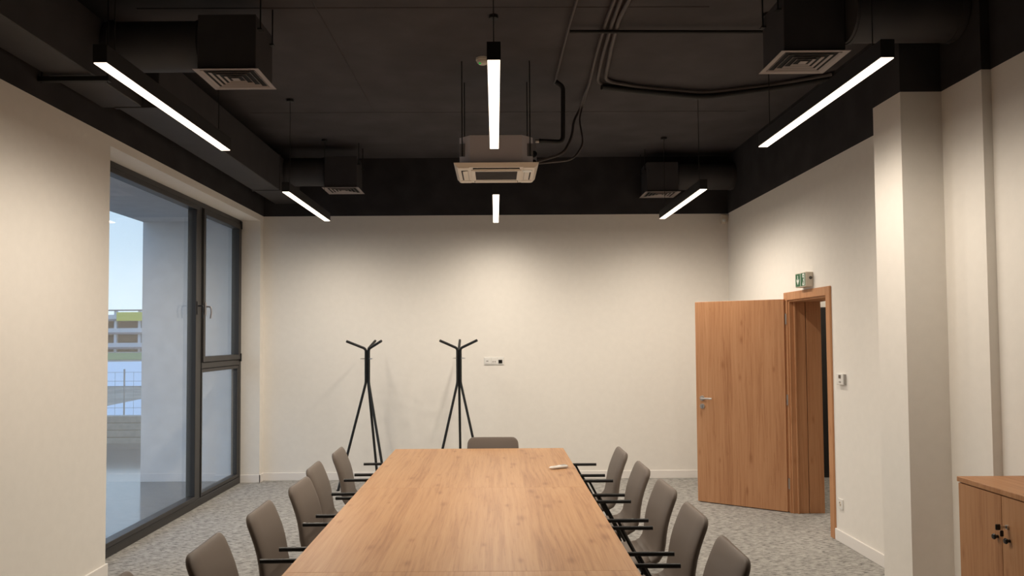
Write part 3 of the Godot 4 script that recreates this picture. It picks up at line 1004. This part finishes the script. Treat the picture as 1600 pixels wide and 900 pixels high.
func coat_racks() -> void:
	var grp := "coat racks by the back wall"
	for s in [[-1.416, 8.72, 198.0, "black tubular coat rack standing closer to the window"], [-0.406, 8.72, 90.0, "black tubular coat rack beside the wall sockets"]]:
		var t := thing("coat_rack", s[3], "coat rack", V(s[0], 0, s[1]), 0, grp)
		for k in 3:
			var a: float = deg_to_rad(s[2] + 120.0 * k)
			var dir := Vector3(cos(a), 0, -sin(a))
			var o := dir * 0.0195
			put("tube", tube([o + dir * 0.30 + Vector3(0, 0.008, 0), o + Vector3(0, 1.165, 0), o + Vector3(0, 1.538, 0), o + dir * 0.215 + Vector3(0, 1.625, 0)], 0.0145, 0.03, 10), M.rack, t)
			put("foot", lathe([Vector2(0, 0.012), Vector2(0.018, 0.012), Vector2(0.018, 0), Vector2(0, 0)], 14), M.rack, t, o + dir * 0.302)
			put("peg", tube([o + dir * 0.012 + Vector3(0, 1.43, 0), o + dir * 0.062 + Vector3(0, 1.43, 0)], 0.005, 0, 8), M.chrome, t)

func cabinet() -> void:
	var t := thing("low_cabinet", "low oak cabinet with two doors against the wall beside the pillar", "cabinet", V(2.53, 0, 3.69))
	# front faces -x; local x = -0.18 is the front plane
	var xf := -0.18
	var xb := 0.185
	put("side_panel", box(Vector3(xf + 0.019, 0.0, -0.35), Vector3(xb, 0.905, -0.332), 0.001), M.cabinet, t)
	put("side_panel", box(Vector3(xf + 0.019, 0.0, 0.332), Vector3(xb, 0.905, 0.35), 0.001), M.cabinet, t)
	put("back_panel", box(Vector3(xb - 0.008, 0.06, -0.332), Vector3(xb, 0.905, 0.332)), M.cabinet, t)
	put("bottom_panel", box(Vector3(xf + 0.02, 0.06, -0.332), Vector3(xb - 0.008, 0.078, 0.332)), M.cabinet, t)
	put("plinth", box(Vector3(xf + 0.03, 0.0, -0.332), Vector3(xf + 0.045, 0.06, 0.332)), M.cabinet, t)
	put("top", box(Vector3(xf - 0.002, 0.905, -0.358), Vector3(xb, 0.93, 0.358), 0.0015), M.cabinet, t)
	for s in [-1, 1]:
		var z0 := -0.348 if s < 0 else -0.0085
		var z1 := -0.0115 if s < 0 else 0.348
		var dr := put("door", box(Vector3(xf, 0.064, z0), Vector3(xf + 0.018, 0.90, z1), 0.001), M.cabinet, t)
		var kb := Basis(Vector3.BACK, PI / 2)
		put("knob", lathe([Vector2(0, 0.026), Vector2(0.011, 0.025), Vector2(0.014, 0.020), Vector2(0.012, 0.015), Vector2(0.007, 0.011), Vector2(0.007, 0.0)], 18, kb), M.knob, dr, Vector3(xf, 0.705, -0.04 if s < 0 else 0.045))
		if s > 0:
			put("lock", lathe([Vector2(0, 0.008), Vector2(0.010, 0.008), Vector2(0.011, 0.0)], 18, kb), M.chrome, dr, Vector3(xf, 0.765, 0.032))
			put("key", box(Vector3(xf - 0.035, 0.760, 0.030), Vector3(xf - 0.006, 0.771, 0.034)), M.chrome, dr)
			put("key_head", box(Vector3(xf - 0.056, 0.752, 0.027), Vector3(xf - 0.034, 0.779, 0.037), 0.003), M.knob, dr)
			put("spare_key", box(Vector3(xf - 0.036, 0.722, 0.028), Vector3(xf - 0.020, 0.75, 0.036), 0.003), M.knob, dr)

# ------------------------------------------------------------------ fittings on the walls
func wall_fittings() -> void:
	# sockets on the back wall
	var t := thing("socket_panel", "white triple socket plate on the back wall beside a coat rack", "socket", V(-0.019, 1.38, BACK))
	put("frame", box(Vector3(-0.118, -0.045, 0), Vector3(0.118, 0.045, 0.010), 0.003), M.plastic, t)
	for k in 3:
		var x := -0.074 + k * 0.074
		put("insert", box(Vector3(x - 0.032, -0.032, 0.009), Vector3(x + 0.032, 0.032, 0.014), 0.002), M.plastic, t)
	put("port", box(Vector3(-0.092, -0.008, 0.0135), Vector3(-0.068, 0.004, 0.015)), M.grey, t)
	for x in [-0.012, 0.012]:
		put("port", box(Vector3(x - 0.007, -0.016, 0.0135), Vector3(x + 0.007, -0.002, 0.015)), M.grey, t)
	put("dark_module", box(Vector3(0.052, -0.028, 0.0135), Vector3(0.096, 0.012, 0.016), 0.002), M.knob, t)
	# exit sign
	t = thing("exit_sign", "green and white emergency exit sign box above the door frame", "sign", V(RIGHT, 2.143, 6.93))
	put("body", box(Vector3(-0.066, -0.064, -0.115), Vector3(0, 0.064, 0.115), 0.004), M.ivory, t)
	var fx := -0.0665
	var turn := Vector3(0, -PI / 2, 0)      # local x of the print runs towards the photographer, z out of the wall
	put("green_face", box(Vector3(fx - 0.001, -0.056, -0.108), Vector3(fx, 0.056, 0.108)), M.green, t)
	put("arrow", prism([Vector2(-0.006, 0.042), Vector2(0.006, 0.042), Vector2(0.006, -0.004), Vector2(0.027, 0.012), Vector2(0.027, -0.006), Vector2(0, -0.042), Vector2(-0.027, -0.006), Vector2(-0.027, 0.012), Vector2(-0.006, -0.004)], 0.001), M.white, t, Vector3(fx - 0.001, 0, -0.055), turn)
	put("doorway", prism([Vector2(0.005, -0.05), Vector2(0.050, -0.05), Vector2(0.050, 0.05), Vector2(0.005, 0.05)], 0.001), M.white, t, Vector3(fx - 0.001, 0, 0.045), turn)
	put("running_figure", prism([Vector2(0.018, 0.020), Vector2(0.027, 0.022), Vector2(0.042, 0.008), Vector2(0.038, 0.003), Vector2(0.028, 0.010), Vector2(0.024, -0.006), Vector2(0.036, -0.020), Vector2(0.034, -0.044), Vector2(0.027, -0.044), Vector2(0.027, -0.024), Vector2(0.016, -0.012), Vector2(0.012, -0.030), Vector2(-0.008, -0.042), Vector2(-0.011, -0.036), Vector2(0.004, -0.026), Vector2(0.012, 0.004), Vector2(0.003, 0.000), Vector2(0.002, -0.006), Vector2(-0.004, -0.004), Vector2(-0.002, 0.007)], 0.001), M.green, t, Vector3(fx - 0.002, 0, 0.045), turn)
	put("figure_head", lathe([Vector2(0, 0.001), Vector2(0.008, 0.001), Vector2(0.008, 0)], 16, Basis(Vector3.BACK, PI / 2)), M.green, t, Vector3(fx - 0.002, 0.033, 0.072))
	put("strip", box(Vector3(fx - 0.002, -0.056, 0.0), Vector3(fx - 0.0005, 0.056, 0.007)), M.white, t)
	put("cable_entry", lathe([Vector2(0, 0.003), Vector2(0.014, 0.003), Vector2(0.014, 0)], 16, Basis(Vector3.RIGHT, PI / 2)), M.screen, t, Vector3(-0.022, 0.012, 0.115))
	# thermostat
	t = thing("thermostat", "small white room thermostat on the wall between door and pillar", "thermostat", V(RIGHT, 1.305, 6.28))
	put("body", box(Vector3(-0.026, -0.045, -0.06), Vector3(0, 0.045, 0.06), 0.004), M.plastic, t)
	put("screen", box(Vector3(-0.0275, 0.005, -0.012), Vector3(-0.0255, 0.033, 0.028)), M.screen, t)
	put("button", box(Vector3(-0.0285, -0.028, -0.006), Vector3(-0.0255, -0.016, 0.028), 0.001), M.grey, t)
	put("side_clip", box(Vector3(-0.018, -0.042, 0.06), Vector3(0, 0.04, 0.066), 0.001), M.grey, t)
	# socket low on the right wall
	t = thing("wall_socket", "white single power socket low on the wall between door and pillar", "socket", V(RIGHT, 0.305, 6.355))
	put("plate", box(Vector3(-0.010, -0.041, -0.041), Vector3(0, 0.041, 0.041), 0.003), M.plastic, t)
	put("well", lathe([Vector2(0, 0.001), Vector2(0.021, 0.001), Vector2(0.022, 0.0)], 20, Basis(Vector3.BACK, PI / 2)), M.ivory, t, Vector3(-0.010, 0, 0))
	put("pin_hole", lathe([Vector2(0, 0.001), Vector2(0.005, 0.001), Vector2(0.005, 0)], 12, Basis(Vector3.BACK, PI / 2)), M.screen, t, Vector3(-0.011, 0.008, -0.008))
	put("pin_hole", lathe([Vector2(0, 0.001), Vector2(0.005, 0.001), Vector2(0.005, 0)], 12, Basis(Vector3.BACK, PI / 2)), M.screen, t, Vector3(-0.011, -0.006, 0.008))
	# motion sensor in the corner
	t = thing("motion_sensor", "small grey motion sensor high in the corner above the open door", "sensor", V(2.70, 3.035, BACK))
	put("body", box(Vector3(-0.03, -0.055, 0), Vector3(0.03, 0.055, 0.045), 0.008), M.ivory, t)
	put("lens", box(Vector3(-0.02, -0.035, 0.043), Vector3(0.02, 0.0, 0.052), 0.006), M.white, t)
	put("bracket", box(Vector3(0.03, -0.03, 0.0), Vector3(0.056, 0.05, 0.03), 0.003), M.ivory, t)
